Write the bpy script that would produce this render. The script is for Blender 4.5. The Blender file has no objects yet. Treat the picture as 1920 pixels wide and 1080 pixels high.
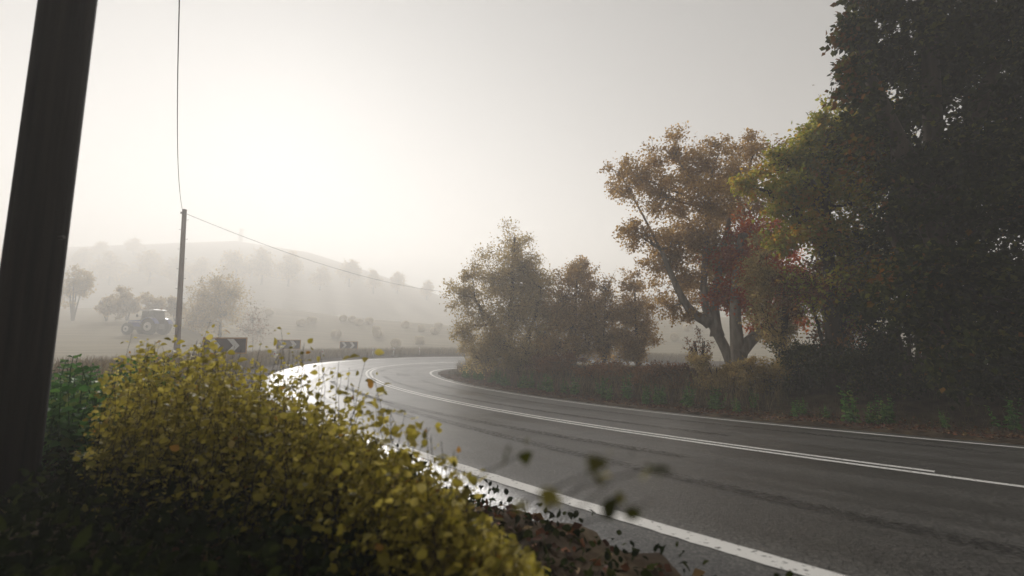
import bpy, bmesh, math, random
import numpy as np
from mathutils import Vector, Matrix

# ------------------------------------------------------------------ camera
F_PX = 850.0; PITCH = math.atan2(625.58 - 540.0, F_PX); ROLL = 0.0067; CAM_Z = 1.25
scene = bpy.context.scene
col = scene.collection
ca, sa = math.cos(PITCH), math.sin(PITCH); cr, sr = math.cos(ROLL), math.sin(ROLL)
R0 = Vector((1, 0, 0)); U0 = Vector((0, -sa, ca)); FW = Vector((0, ca, sa))
Rv = R0 * cr + U0 * sr; Uv = R0 * -sr + U0 * cr
cam_data = bpy.data.cameras.new('camera'); cam = bpy.data.objects.new('camera', cam_data); col.objects.link(cam)
cam.matrix_world = Matrix(((Rv.x, Uv.x, -FW.x, 0), (Rv.y, Uv.y, -FW.y, 0), (Rv.z, Uv.z, -FW.z, CAM_Z), (0, 0, 0, 1)))
cam_data.sensor_width = 36.0; cam_data.lens = F_PX / 1920.0 * 36.0
cam_data.clip_start = 0.02; cam_data.clip_end = 2000
cam_data.dof.use_dof = True; cam_data.dof.focus_distance = 9.0; cam_data.dof.aperture_fstop = 1.35
scene.camera = cam

# ------------------------------------------------------------------ sky, sun, exposure
SUN_EL = math.radians(24.0); SUN_AZ = math.radians(-28.0)          # azimuth from +Y towards +X
world = bpy.data.worlds.new('World'); scene.world = world; world.use_nodes = True
wn = world.node_tree.nodes; wl = world.node_tree.links; wn.clear()
w_out = wn.new('ShaderNodeOutputWorld'); w_bg = wn.new('ShaderNodeBackground'); w_sky = wn.new('ShaderNodeTexSky')
w_hsv = wn.new('ShaderNodeHueSaturation')
w_sky.sky_type = 'NISHITA'; w_sky.sun_disc = False
w_sky.sun_elevation = SUN_EL; w_sky.sun_rotation = SUN_AZ
w_sky.air_density = 1.0; w_sky.dust_density = 0.3; w_sky.ozone_density = 1.0; w_sky.altitude = 50
w_hsv.inputs['Saturation'].default_value = 0.12
w_bg.inputs['Strength'].default_value = 0.05
wl.new(w_sky.outputs[0], w_hsv.inputs['Color']); wl.new(w_hsv.outputs[0], w_bg.inputs[0]); wl.new(w_bg.outputs[0], w_out.inputs[0])
sun_d = bpy.data.lights.new('sun', 'SUN'); sun_d.energy = 5.0; sun_d.angle = math.radians(6.0); sun_d.color = (1.0, 0.96, 0.91)
sun = bpy.data.objects.new('sun', sun_d); col.objects.link(sun)
sun_dir = Vector((math.sin(SUN_AZ) * math.cos(SUN_EL), math.cos(SUN_AZ) * math.cos(SUN_EL), math.sin(SUN_EL)))
sun.rotation_euler = sun_dir.to_track_quat('Z', 'Y').to_euler(); sun.location = sun_dir * 100
scene.view_settings.view_transform = 'Standard'; scene.view_settings.look = 'None'
scene.view_settings.exposure = 0.3; scene.view_settings.gamma = 1.0; scene.view_settings.use_curve_mapping = False
HAZE_DENSITY = 0.0080; HAZE_ANISO = 0.35

cy = scene.cycles
cy.use_denoising = True
cy.max_bounces = 8; cy.diffuse_bounces = 2; cy.glossy_bounces = 2; cy.transmission_bounces = 4
cy.transparent_max_bounces = 4; cy.volume_bounces = 4
cy.use_adaptive_sampling = True; cy.adaptive_threshold = 0.02
cy.caustics_reflective = False; cy.caustics_refractive = False; cy.sample_clamp_indirect = 4.0

# ------------------------------------------------------------------ projection helpers
def unproj(px, py, Z):
    """World point on the pixel's ray at forward distance Z (metres along +Y)."""
    a, b = px - 960.0, py - 540.0
    u = cr * a + sr * b; v = -sr * a + cr * b
    yc = -v / F_PX
    zc = Z / (ca - yc * sa)
    return np.array([u / F_PX * zc, Z, zc * sa + yc * zc * ca + CAM_Z])

def smooth(t):
    t = np.clip(t, 0, 1); return t * t * (3 - 2 * t)

# ------------------------------------------------------------------ road course (fitted to the painted lines)
KS = [-.012474, -.028496, -.016382, -.020058, -.017010, -.0354, -.077348, -.110, -.120]
S_L = 43.8; X0, Y0, TH0 = 4.466, 3.8815, 2.34714; E_X = 0.0724
DS = 0.2
s_f = np.arange(0, 130, DS)
k_f = np.interp(s_f, np.concatenate([np.linspace(0, S_L, 9), [48, 54, 200]]), KS + [-.08, 0.0, 0.0])
th = TH0 + np.concatenate([[0], np.cumsum((k_f[1:] + k_f[:-1]) / 2 * DS)])
xf = X0 + np.concatenate([[0], np.cumsum((np.cos(th[1:]) + np.cos(th[:-1])) / 2 * DS)])
yf = Y0 + np.concatenate([[0], np.cumsum((np.sin(th[1:]) + np.sin(th[:-1])) / 2 * DS)])
s_b = np.arange(-40, 0, DS); th_b = TH0 + s_b * 0.0
xb = X0 + s_b * math.cos(TH0); yb = Y0 + s_b * math.sin(TH0)
RS = np.concatenate([s_b, s_f]); RX = np.concatenate([xb, xf]); RY = np.concatenate([yb, yf]); RT = np.concatenate([th_b, th])
sc_ = np.clip(RS, -40, 60)
RZ = 0.006 - 0.04556 * sc_ + 0.017642 * sc_ * sc_ / 50.0
RE = E_X * (1 - smooth((RS - 46) / 20)) 
RNX, RNY = -np.sin(RT), np.cos(RT)          # + side = outer (camera) side of the bend
HALF = 3.96

def road_pt(s, o, dz=0.0):
    x = np.interp(s, RS, RX); y = np.interp(s, RS, RY); t = np.interp(s, RS, RT)
    z = np.interp(s, RS, RZ) + np.interp(s, RS, RE) * o
    return np.array([x - np.sin(t) * o, y + np.cos(t) * o, z + dz])

def field_height(x, y):
    yy = np.maximum(y, 20.0); u = np.clip(x / yy, -1.6, 1.6)
    H = np.interp(u, [-1.6, -1.0, -.55, -.3, -.1, .1, .35, .8, 1.6], [5.6, 5.8, 6.4, 3.9, 2.6, 3.0, 4.6, 5.6, 5.6])
    lf = smooth((-u - .58) / .2); y0 = 56 - 26 * lf; low = -2.0 + .9 * lf
    z = -1.1 + (low + 1.1) * smooth((y - 36) / 18)
    z = z + (H - low) * np.clip((y - y0) / (92 - y0), 0, 1) ** 1.1
    z = z - (H * 0.55) * smooth((y - 92) / 14)
    RH = np.interp(u, [-1.6, -1.0, -.62, -.45, -.3, -.1, .05, .2, .5, 1.6], [38, 44, 48, 42, 31, 16, 14, 22, 19, 20])
    z = z + (RH - H * .45) * smooth((y - 100) / 138) - RH * 0.4 * smooth((y - 245) / 70)
    z = z + .12 * np.sin(x * .21 + 1.3) * np.sin(y * .17) 
    return z

_SUB = slice(None, None, 2)
def ground_height(x, y):
    x = np.atleast_1d(np.asarray(x, float)); y = np.atleast_1d(np.asarray(y, float))
    out = np.empty_like(x); px, py = RX[_SUB], RY[_SUB]
    for i in range(0, len(x), 4000):
        X = x[i:i + 4000, None]; Y = y[i:i + 4000, None]
        d2 = (X - px) ** 2 + (Y - py) ** 2
        j = np.argmin(d2, 1)
        Xv, Yv = X[:, 0], Y[:, 0]
        d = (Xv - px[j]) * RNX[_SUB][j] + (Yv - py[j]) * RNY[_SUB][j]
        far = np.sqrt(d2[np.arange(len(j)), j]); d = np.where(np.abs(d) < far * .7, np.sign(d + 1e-6) * far, d)
        ad = np.abs(d)
        edge = RZ[_SUB][j] + RE[_SUB][j] * np.clip(d, -4.1, 4.1)
        under = edge - 0.16
        bank = np.where(d < 0, 0.75 * smooth((ad - 4.9) / 3.6), 0.16 * smooth((ad - 4.4) / 1.6) - .25 * smooth((ad - 7) / 8) * (Yv > 8))
        near = edge + 0.035 + bank + .03 * np.sin(Xv * 3.1) * np.sin(Yv * 2.7)
        z = under + (near - under) * smooth((ad - 3.72 + .07 * np.sin(Xv * 5.3 + Yv * 2.1) + .05 * np.sin(Yv * 11.7 - Xv * 7.9)) / .32)
        w = smooth((ad - 7) / np.where(d < 0, 22.0, 16.0))
        w = np.where(Yv < 6, w * .3, w)
        out[i:i + 4000] = z + (field_height(Xv, Yv) - z) * w
    return out

def gz(x, y): return float(ground_height(x, y)[0])

def on_ground(px, py, zmin=8.0, zmax=150.0):
    Zs = np.arange(zmin, zmax, .5); P = np.array([unproj(px, py, Z) for Z in Zs])
    h = ground_height(P[:, 0], P[:, 1]); k = np.where(P[:, 2] < h)[0]
    return P[k[0]] if len(k) else P[-1]

# ------------------------------------------------------------------ mesh helpers
def mesh_uniform(name, V, F, attr=None):
    V = np.ascontiguousarray(V, np.float32); F = np.ascontiguousarray(F, np.int32)
    me = bpy.data.meshes.new(name); k = F.shape[1]
    me.vertices.add(len(V)); me.vertices.foreach_set('co', V.ravel())
    me.loops.add(F.size); me.loops.foreach_set('vertex_index', F.ravel())
    me.polygons.add(len(F)); me.polygons.foreach_set('loop_start', np.arange(len(F), dtype=np.int32) * k)
    me.update(calc_edges=True)
    if attr is not None:
        for nm, a in attr.items():
            at = me.attributes.new(nm, 'FLOAT', 'POINT'); at.data.foreach_set('value', np.ascontiguousarray(a, np.float32))
    return me

def shade_smooth(me):
    me.polygons.foreach_set('use_smooth', np.ones(len(me.polygons), bool)); return me

class MB:
    """Collects pieces of one mesh."""
    def __init__(s): s.v = []; s.f = []
    def add(s, V, F):
        n = len(s.v); s.v += [tuple(map(float, p)) for p in V]; s.f += [tuple(n + i for i in f) for f in F]; return s
    def box(s, c, d, rot=None, taper=1.0):
        c = np.array(c, float); d = np.array(d, float) / 2
        V = [(sx * d[0] * (taper if sz > 0 else 1), sy * d[1] * (taper if sz > 0 else 1), sz * d[2]) for sx in (-1, 1) for sy in (-1, 1) for sz in (-1, 1)]
        V = np.array(V)
        if rot is not None: V = V @ np.array(rot).T
        return s.add(V + c, [(0, 1, 3, 2), (4, 6, 7, 5), (0, 4, 5, 1), (2, 3, 7, 6), (0, 2, 6, 4), (1, 5, 7, 3)])
    def tube(s, P, R, n=8, cap=True):
        P = np.array(P, float); R = np.broadcast_to(np.array(R, float), (len(P),))
        T = np.gradient(P, axis=0); T /= np.linalg.norm(T, axis=1)[:, None] + 1e-12
        a = np.array([1., 0, 0]) if abs(T[0][0]) < .8 else np.array([0, 1., 0])
        V = []
        for p, t, r in zip(P, T, R):
            a = a - t * (a @ t); a /= np.linalg.norm(a) + 1e-12; b = np.cross(t, a)
            for k in range(n):
                q = 2 * math.pi * k / n; V.append(p + r * (math.cos(q) * a + math.sin(q) * b))
        F = [(i * n + k, i * n + (k + 1) % n, (i + 1) * n + (k + 1) % n, (i + 1) * n + k) for i in range(len(P) - 1) for k in range(n)]
        if cap: F += [tuple(range(n))[::-1], tuple((len(P) - 1) * n + k for k in range(n))]
        return s.add(V, F)
    def extrude(s, poly, y0, y1):
        """XZ outline given thickness along Y."""
        n = len(poly); V = [(x, y0, z) for x, z in poly] + [(x, y1, z) for x, z in poly]
        F = [tuple(range(n)), tuple(range(2 * n - 1, n - 1, -1))] + [(i, i + n, (i + 1) % n + n, (i + 1) % n) for i in range(n)]
        return s.add(V, F)
    def mesh(s, name, smooth_=False, fix=True):
        me = bpy.data.meshes.new(name); me.from_pydata(s.v, [], s.f)
        if fix:
            bm = bmesh.new(); bm.from_mesh(me); bmesh.ops.recalc_face_normals(bm, faces=bm.faces); bm.to_mesh(me); bm.free()
        if smooth_: shade_smooth(me)
        me.update(); return me

def link(name, me, mat, parent=None, loc=None, rotz=None):
    o = bpy.data.objects.new(name, me); col.objects.link(o)
    if mat is not None and len(me.materials) == 0: me.materials.append(mat)
    if parent is not None: o.parent = parent
    if loc is not None: o.location = loc
    if rotz is not None: o.rotation_euler = (0, 0, rotz)
    return o

def tag(o, label=None, cat=None, group=None, kind=None):
    if label: o['label'] = label
    if cat: o['category'] = cat
    if group: o['group'] = group
    if kind: o['kind'] = kind
    return o

def thing(name, label, cat, loc=(0, 0, 0), rotz=0.0, group=None):
    o = bpy.data.objects.new(name, None); col.objects.link(o); o.empty_display_size = .2
    o.location = loc; o.rotation_euler = (0, 0, rotz)
    return tag(o, label, cat, group)

def dup(root, loc, rotz=0.0, scale=1.0, label=None):
    r = root.copy(); col.objects.link(r); r.location = loc; r.rotation_euler = (0, 0, rotz); r.scale = (scale,) * 3
    if label: r['label'] = label
    for ch in list(root.children):
        c = ch.copy(); col.objects.link(c); c.parent = r
        for g in ch.children:
            d = g.copy(); col.objects.link(d); d.parent = c
    return r

# ------------------------------------------------------------------ materials
def new_mat(name):
    m = bpy.data.materials.new(name); m.use_nodes = True; n = m.node_tree.nodes; n.clear()
    return m, n, m.node_tree.links

def ramp(n, stops):
    r = n.new('ShaderNodeValToRGB'); e = r.color_ramp.elements
    while len(e) > 1: e.remove(e[0])
    e[0].position = stops[0][0]; e[0].color = (*stops[0][1], 1)
    for p, c in stops[1:]:
        k = e.new(p); k.color = (*c, 1)
    return r

def plain(name, c, rough=.6, noise=.25, scale=8.0, metal=0.0, spec=.4, bump=0.0):
    m, n, l = new_mat(name)
    o = n.new('ShaderNodeOutputMaterial'); p = n.new('ShaderNodeBsdfPrincipled'); l.new(p.outputs[0], o.inputs[0])
    tc = n.new('ShaderNodeTexCoord'); t = n.new('ShaderNodeTexNoise'); t.inputs['Scale'].default_value = scale; t.inputs['Detail'].default_value = 5
    l.new(tc.outputs['Object'], t.inputs['Vector'])
    a = tuple(x * (1 - noise) for x in c); b = tuple(min(1, x * (1 + noise)) for x in c)
    r = ramp(n, [(.3, a), (.7, b)]); l.new(t.outputs[0], r.inputs[0]); l.new(r.outputs[0], p.inputs['Base Color'])
    p.inputs['Roughness'].default_value = rough; p.inputs['Metallic'].default_value = metal; p.inputs['Specular IOR Level'].default_value = spec
    if bump:
        b_ = n.new('ShaderNodeBump'); b_.inputs['Strength'].default_value = bump; b_.inputs['Distance'].default_value = .02
        l.new(t.outputs[0], b_.inputs['Height']); l.new(b_.outputs[0], p.inputs['Normal'])
    return m

def leaf_mat(name, stops, trans=.38, rough=.5, spec=.25):
    m, n, l = new_mat(name)
    o = n.new('ShaderNodeOutputMaterial'); at = n.new('ShaderNodeAttribute'); at.attribute_name = 'rnd'
    r = ramp(n, stops); l.new(at.outputs['Fac'], r.inputs[0])
    p = n.new('ShaderNodeBsdfPrincipled'); p.inputs['Roughness'].default_value = rough; p.inputs['Specular IOR Level'].default_value = spec
    t = n.new('ShaderNodeBsdfTranslucent'); mx = n.new('ShaderNodeMixShader'); mx.inputs[0].default_value = trans
    l.new(r.outputs[0], p.inputs['Base Color']); l.new(r.outputs[0], t.inputs['Color'])
    l.new(p.outputs[0], mx.inputs[1]); l.new(t.outputs[0], mx.inputs[2]); l.new(mx.outputs[0], o.inputs[0])
    return m

def wood_mat(name, c0, c1, sc=(30, 30, 1.2)):
    m, n, l = new_mat(name)
    o = n.new('ShaderNodeOutputMaterial'); p = n.new('ShaderNodeBsdfPrincipled'); l.new(p.outputs[0], o.inputs[0])
    tc = n.new('ShaderNodeTexCoord'); mp = n.new('ShaderNodeMapping'); mp.inputs['Scale'].default_value = sc
    t = n.new('ShaderNodeTexNoise'); t.inputs['Scale'].default_value = 1; t.inputs['Detail'].default_value = 6
    l.new(tc.outputs['Object'], mp.inputs[0]); l.new(mp.outputs[0], t.inputs['Vector'])
    r = ramp(n, [(.32, c0), (.68, c1)]); l.new(t.outputs[0], r.inputs[0]); l.new(r.outputs[0], p.inputs['Base Color'])
    p.inputs['Roughness'].default_value = .85; p.inputs['Specular IOR Level'].default_value = .12
    b = n.new('ShaderNodeBump'); b.inputs['Strength'].default_value = .5; b.inputs['Distance'].default_value = .02
    l.new(t.outputs[0], b.inputs['Height']); l.new(b.outputs[0], p.inputs['Normal'])
    return m

M = {}
M['bark'] = wood_mat('bark', (.02, .015, .011), (.065, .05, .037), (9, 9, 2))
M['pale_bark'] = wood_mat('pale_bark', (.14, .12, .10), (.32, .28, .23), (7, 7, 2))
M['pole_wood'] = wood_mat('pole_wood', (.03, .011, .004), (.14, .062, .022), (28, 28, 1.0))
M['tarred_wood'] = wood_mat('tarred_wood', (.004, .003, .0025), (.018, .013, .010), (30, 30, 1.0))
M['iron'] = plain('iron', (.06, .055, .05), .6, .3, 20, .6)
M['galvanised'] = plain('galvanised', (.42, .42, .42), .45, .2, 12, .7)
M['cable'] = plain('cable', (.02, .02, .02), .6)
M['ceramic'] = plain('ceramic', (.07, .03, .02), .25)
M['white_paint'] = plain('white_paint', (.78, .77, .74), .5, .08, 14)
M['black_paint'] = plain('black_paint', (.02, .017, .016), .5, .2, 9)
M['sign_panel'] = plain('sign_panel', (.045, .018, .011), .5, .3, 5)
M['ochre_board'] = plain('ochre_board', (.45, .22, .05), .55, .15, 6)
M['reflector'] = plain('reflector', (.35, .03, .02), .3, .1)
M['leaf_yellow'] = leaf_mat('leaf_yellow', [(0, (.04, .043, .008)), (.25, (.18, .16, .024)), (.6, (.45, .37, .055)), (.85, (.64, .53, .12)), (.95, (.70, .61, .25)), (1, (.42, .22, .04))], .55, .5, .2)  # palest, whitish stop stands in for highlights on the top leaves
M['leaf_green'] = leaf_mat('leaf_green', [(0, (0.03, 0.08, 0.018)), (.5, (0.07, 0.18, 0.035)), (.85, (0.12, 0.25, 0.05)), (1, (0.20, 0.22, 0.05))], .35, .6, .10)
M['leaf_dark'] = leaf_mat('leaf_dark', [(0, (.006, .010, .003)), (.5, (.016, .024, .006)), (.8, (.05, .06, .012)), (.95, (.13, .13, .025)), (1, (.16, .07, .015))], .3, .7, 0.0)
M['leaf_maple'] = leaf_mat('leaf_maple', [(0, (.14, .18, .025)), (.4, (.40, .40, .05)), (.7, (.56, .42, .055)), (1, (.60, .25, .03))], 0.6)
M['leaf_olive'] = leaf_mat('leaf_olive', [(0, (.25, .19, .07)), (.5, (.48, .355, .135)), (1, (.64, .47, .19))], 0.62)
M['leaf_tan'] = leaf_mat('leaf_tan', [(0, (.27, .16, .055)), (.5, (.50, .32, .11)), (1, (.66, .43, .16))], 0.62)
M['leaf_red'] = leaf_mat('leaf_red', [(0, (.34, .04, .006)), (.5, (.58, .11, .012)), (1, (.66, .24, .025))], 0.6)
M['leaf_brown'] = leaf_mat('leaf_brown', [(0, (.08, .04, .015)), (.5, (.22, .095, .028)), (1, (.36, .15, .04))], 0.45)
M['leaf_litter'] = leaf_mat('leaf_litter', [(0, (.03, .014, .008)), (.5, (.10, .035, .015)), (.85, (.17, .06, .02)), (1, (.25, .17, .07))], .1, .6, .15)
M['dry_grass'] = leaf_mat('dry_grass', [(0, (.09, .065, .03)), (.5, (.18, .13, .06)), (1, (.28, .21, .10))], .3)
M['green_grass'] = leaf_mat('green_grass', [(0, (.03, .04, .012)), (.6, (.07, .075, .022)), (1, (.16, .12, .045))], .3)
M['straw'] = plain('straw', (.48, .40, .25), .9, .35, 25, bump=.8)
M['stone'] = plain('stone', (.27, .25, .22), .9, .25, 2.0, bump=.5)
M['blue_paint'] = plain('blue_paint', (.05, .08, .30), .35, .1)
M['rubber'] = plain('rubber', (.02, .02, .02), .8)
M['pale_rim'] = plain('pale_rim', (.6, .58, .55), .45)
M['dark_glass'] = plain('dark_glass', (.02, .022, .025), .08, .05, spec=.6)
M['amber'] = plain('amber', (.5, .22, .03), .35)
M['grey_metal'] = plain('grey_metal', (.12, .12, .12), .5, .2, metal=.4)

def asphalt():
    m, n, l = new_mat('wet_asphalt')
    o = n.new('ShaderNodeOutputMaterial'); p = n.new('ShaderNodeBsdfPrincipled'); l.new(p.outputs[0], o.inputs[0])
    tc = n.new('ShaderNodeTexCoord'); uv = n.new('ShaderNodeUVMap'); uv.uv_map = 'course'
    fine = n.new('ShaderNodeTexVoronoi'); fine.inputs['Scale'].default_value = 75; grain = n.new('ShaderNodeTexNoise'); grain.inputs['Scale'].default_value = 48; grain.inputs['Detail'].default_value = 4; grain.inputs['Roughness'].default_value = .75; l.new(tc.outputs['Object'], grain.inputs['Vector'])
    l.new(tc.outputs['Object'], fine.inputs['Vector'])
    mp = n.new('ShaderNodeMapping'); mp.inputs['Scale'].default_value = (1.7, .045, 1); l.new(uv.outputs[0], mp.inputs[0])
    streak = n.new('ShaderNodeTexNoise'); streak.inputs['Scale'].default_value = 1.0; streak.inputs['Detail'].default_value = 5
    l.new(mp.outputs[0], streak.inputs['Vector'])
    patch = n.new('ShaderNodeTexNoise'); patch.inputs['Scale'].default_value = .7; patch.inputs['Detail'].default_value = 6
    l.new(tc.outputs['Object'], patch.inputs['Vector'])
    c1 = ramp(n, [(.36, (.018, .017, .016)), (.5, (.06, .057, .052)), (.68, (.17, .16, .145))]); l.new(grain.outputs[0], c1.inputs[0])
    c2 = ramp(n, [(.34, (.66, .65, .64)), (.6, (1, 1, 1))]); l.new(streak.outputs[0], c2.inputs[0])
    mul = n.new('ShaderNodeMix'); mul.data_type = 'RGBA'; mul.blend_type = 'MULTIPLY'; mul.inputs['Factor'].default_value = 1
    l.new(c1.outputs[0], mul.inputs['A']); l.new(c2.outputs[0], mul.inputs['B']); l.new(mul.outputs['Result'], p.inputs['Base Color'])
    add = n.new('ShaderNodeMath'); add.operation = 'ADD'; l.new(streak.outputs[0], add.inputs[0]); l.new(patch.outputs[0], add.inputs[1])
    rr = n.new('ShaderNodeMapRange'); rr.inputs['From Min'].default_value = .75; rr.inputs['From Max'].default_value = 1.25
    rr.inputs['To Min'].default_value = .30; rr.inputs['To Max'].default_value = .48
    l.new(add.outputs[0], rr.inputs['Value']); l.new(rr.outputs[0], p.inputs['Roughness'])
    b = n.new('ShaderNodeBump'); b.invert = True; b.inputs['Strength'].default_value = .4; b.inputs['Distance'].default_value = .006
    l.new(fine.outputs[0], b.inputs['Height']); l.new(b.outputs[0], p.inputs['Normal'])
    p.inputs['Specular IOR Level'].default_value = .8
    return m
M['asphalt'] = asphalt()

def worn_paint(name, c, lo, hi, scale, rough=.35, bumpy=.3):
    """Paint or rubber lying on the asphalt with gaps worn through it."""
    m, n, l = new_mat(name)
    o = n.new('ShaderNodeOutputMaterial'); p = n.new('ShaderNodeBsdfPrincipled'); tr = n.new('ShaderNodeBsdfTransparent'); mx = n.new('ShaderNodeMixShader')
    tc = n.new('ShaderNodeTexCoord'); t = n.new('ShaderNodeTexNoise'); t.inputs['Scale'].default_value = scale; t.inputs['Detail'].default_value = 6
    l.new(tc.outputs['Object'], t.inputs['Vector'])
    r = ramp(n, [(lo, (0, 0, 0)), (hi, (1, 1, 1))]); l.new(t.outputs[0], r.inputs[0])
    p.inputs['Base Color'].default_value = (*c, 1); p.inputs['Roughness'].default_value = rough
    b = n.new('ShaderNodeBump'); b.inputs['Strength'].default_value = bumpy; b.inputs['Distance'].default_value = .008
    l.new(t.outputs[0], b.inputs['Height']); l.new(b.outputs[0], p.inputs['Normal'])
    l.new(r.outputs[0], mx.inputs[0]); l.new(tr.outputs[0], mx.inputs[1]); l.new(p.outputs[0], mx.inputs[2]); l.new(mx.outputs[0], o.inputs[0])
    return m
M['line_paint'] = worn_paint('line_paint', (.74, .73, .70), .29, .40, 30)
M['tyre_rubber'] = worn_paint('tyre_rubber', (.02, .019, .018), .40, .80, 24, .4)
M['patch_tar'] = plain('patch_tar', (.02, .02, .02), .4, .3, 40, bump=.3)

def ground_mat():
    m, n, l = new_mat('ground_soil_and_stubble')
    o = n.new('ShaderNodeOutputMaterial'); p = n.new('ShaderNodeBsdfPrincipled'); l.new(p.outputs[0], o.inputs[0])
    tc = n.new('ShaderNodeTexCoord'); at = n.new('ShaderNodeAttribute'); at.attribute_name = 'field'
    t = n.new('ShaderNodeTexNoise'); t.inputs['Scale'].default_value = 3.5; t.inputs['Detail'].default_value = 8
    l.new(tc.outputs['Object'], t.inputs['Vector'])
    soil = ramp(n, [(.3, (.018, .012, .008)), (.5, (.05, .034, .02)), (.72, (.10, .075, .045))]); l.new(t.outputs[0], soil.inputs[0])
    mp = n.new('ShaderNodeMapping'); mp.inputs['Rotation'].default_value = (0, 0, math.radians(7)); mp.inputs['Scale'].default_value = (.05, 1.3, .2)
    l.new(tc.outputs['Object'], mp.inputs[0])
    rows = n.new('ShaderNodeTexNoise'); rows.inputs['Scale'].default_value = 1.6; rows.inputs['Detail'].default_value = 4
    l.new(mp.outputs[0], rows.inputs['Vector'])
    stub = ramp(n, [(.36, (.19, .155, .085)), (.52, (.23, .19, .11)), (.66, (.31, .26, .16))]); l.new(rows.outputs[0], stub.inputs[0])
    mx = n.new('ShaderNodeMix'); mx.data_type = 'RGBA'; l.new(at.outputs['Fac'], mx.inputs['Factor'])
    l.new(soil.outputs[0], mx.inputs['A']); l.new(stub.outputs[0], mx.inputs['B']); l.new(mx.outputs['Result'], p.inputs['Base Color'])
    p.inputs['Roughness'].default_value = .95; p.inputs['Specular IOR Level'].default_value = .1
    b = n.new('ShaderNodeBump'); b.inputs['Strength'].default_value = .8; b.inputs['Distance'].default_value = .08
    l.new(t.outputs[0], b.inputs['Height']); l.new(b.outputs[0], p.inputs['Normal'])
    return m
M['ground'] = ground_mat()

# ------------------------------------------------------------------ ground sheet
def axis(breaks):
    a = []
    for (x0, x1, st) in breaks: a += list(np.arange(x0, x1 - 1e-6, st))
    return np.array(a + [breaks[-1][1]])
gx = axis([(-430, -60, 7), (-60, -24, 1.6), (-24, -7, .6), (-7, -2.5, .22), (-2.5, 4, .11), (4, 10, .22), (10, 30, .7), (30, 70, 2), (70, 430, 10)])
gy = axis([(-50, -6, 3), (-6, 0, .22), (0, 6, .11), (6, 14, .22), (14, 50, .7), (50, 130, 2.5), (130, 330, 6)])
GX, GY = np.meshgrid(gx, gy); gxf, gyf = GX.ravel(), GY.ravel()
GZ = ground_height(gxf, gyf)
nx, ny = len(gx), len(gy); ii = np.arange(nx * ny).reshape(ny, nx)
GF = np.stack([ii[:-1, :-1].ravel(), ii[:-1, 1:].ravel(), ii[1:, 1:].ravel(), ii[1:, :-1].ravel()], 1)
rd = np.array([np.min((RX[::3] - a) ** 2 + (RY[::3] - b) ** 2) for a, b in zip(gxf, gyf)]) ** .5
fieldness = smooth((rd - 8.5) / 3.0) * smooth((gyf - 14) / 8)
g_me = shade_smooth(mesh_uniform('ground', np.stack([gxf, gyf, GZ], 1), GF, {'field': fieldness}))
ground = tag(link('ground', g_me, M['ground']), 'stubble field and soil verge rolling up to a misty hill', None, None, 'structure')

# ------------------------------------------------------------------ road
def ribbon(name, s0, s1, offs, dz, mat, parent=None, step=.4, jag=0.0, uv=False, o_func=None):
    S = np.arange(s0, s1 + 1e-6, step); offs = np.asarray(offs, float); rng = np.random.default_rng(int(abs(s0) * 7 + offs[0] * 13) % 9999)
    V = []; UVs = []
    for s in S:
        oo = offs + (o_func(s) if o_func else 0.0)
        oo = oo + rng.normal(0, jag, len(oo)) if jag else oo
        for o in oo:
            V.append(road_pt(s, o, dz)); UVs.append((o, s))
    k = len(offs); n = len(S); V = np.array(V)
    id_ = np.arange(n * k).reshape(n, k)
    F = np.stack([id_[:-1, :-1].ravel(), id_[1:, :-1].ravel(), id_[1:, 1:].ravel(), id_[:-1, 1:].ravel()], 1)
    me = mesh_uniform(name, V, F[:, ::-1])
    if uv:
        ul = me.uv_layers.new(name='course'); UVs = np.array(UVs, np.float32); vi = np.empty(len(me.loops), np.int32); me.loops.foreach_get('vertex_index', vi)
        ul.data.foreach_set('uv', UVs[vi].ravel())
    return link(name, me, mat, parent)
S_END = 118.0
offs = [-HALF - .06] + list(np.linspace(-HALF, HALF, 13)) + [HALF + .06]
road = ribbon('road', -38, S_END, offs, 0.0, M['asphalt'], uv=True, step=.5)
_v = np.empty(len(road.data.vertices) * 3, np.float32); road.data.vertices.foreach_get('co', _v); _v = _v.reshape(-1, len(offs), 3)
_v[:, 0, 2] -= .14; _v[:, -1, 2] -= .14; road.data.vertices.foreach_set('co', _v.ravel()); road.data.update()
tag(road, 'wet grey asphalt road curving round a right-hand bend', None, None, 'structure')
tag(ribbon('edge_line', -30, S_END, [3.43, 3.58], .004, M['line_paint'], road, .08, .004), 'white edge line on the outer side of the bend')
tag(ribbon('edge_line', -30, S_END, [-3.57, -3.43], .004, M['line_paint'], road, .3, .003), 'white edge line beside the trees')
tag(ribbon('centre_line', -30, S_END, [.05, .16], .004, M['line_paint'], road, .2, .003), 'unbroken white centre line')
tag(ribbon('centre_line', .72, S_END, [-.16, -.05], .004, M['line_paint'], road, .2, .003), 'white centre line that stops short in the shade')
# tyre marks swept through the bend
def sweep(a, b, o0, o1, w, bow=0.0):
    return ribbon('skid_mark', a, b, [-w / 2, w / 2], .008, M['tyre_rubber'], road, .3, .0, False,
                  lambda s: o0 + (o1 - o0) * (s - a) / (b - a) + bow * math.sin(math.pi * (s - a) / (b - a)))
sweep(9, 29, 2.9, .25, .24, .5); sweep(6.5, 22, 2.2, 1.15, .20, .25); sweep(2.5, 17, 1.25, 1.75, .22, .1)
sweep(-1, 15, 2.5, 1.5, .22, -.15); sweep(3, 22, -1.0, -.7, .22, .1); sweep(0.5, 20, -2.5, -2.2, .2, .1); sweep(26, 40, -.6, -2.0, .2, .3)
c0 = road_pt(24.3, -1.75)
tag(ribbon('tar_patch', 23.2, 25.0, [-2.15, -1.45], .006, M['patch_tar'], road, .3, .03), 'dark square tar patch in the inner lane')

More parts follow.
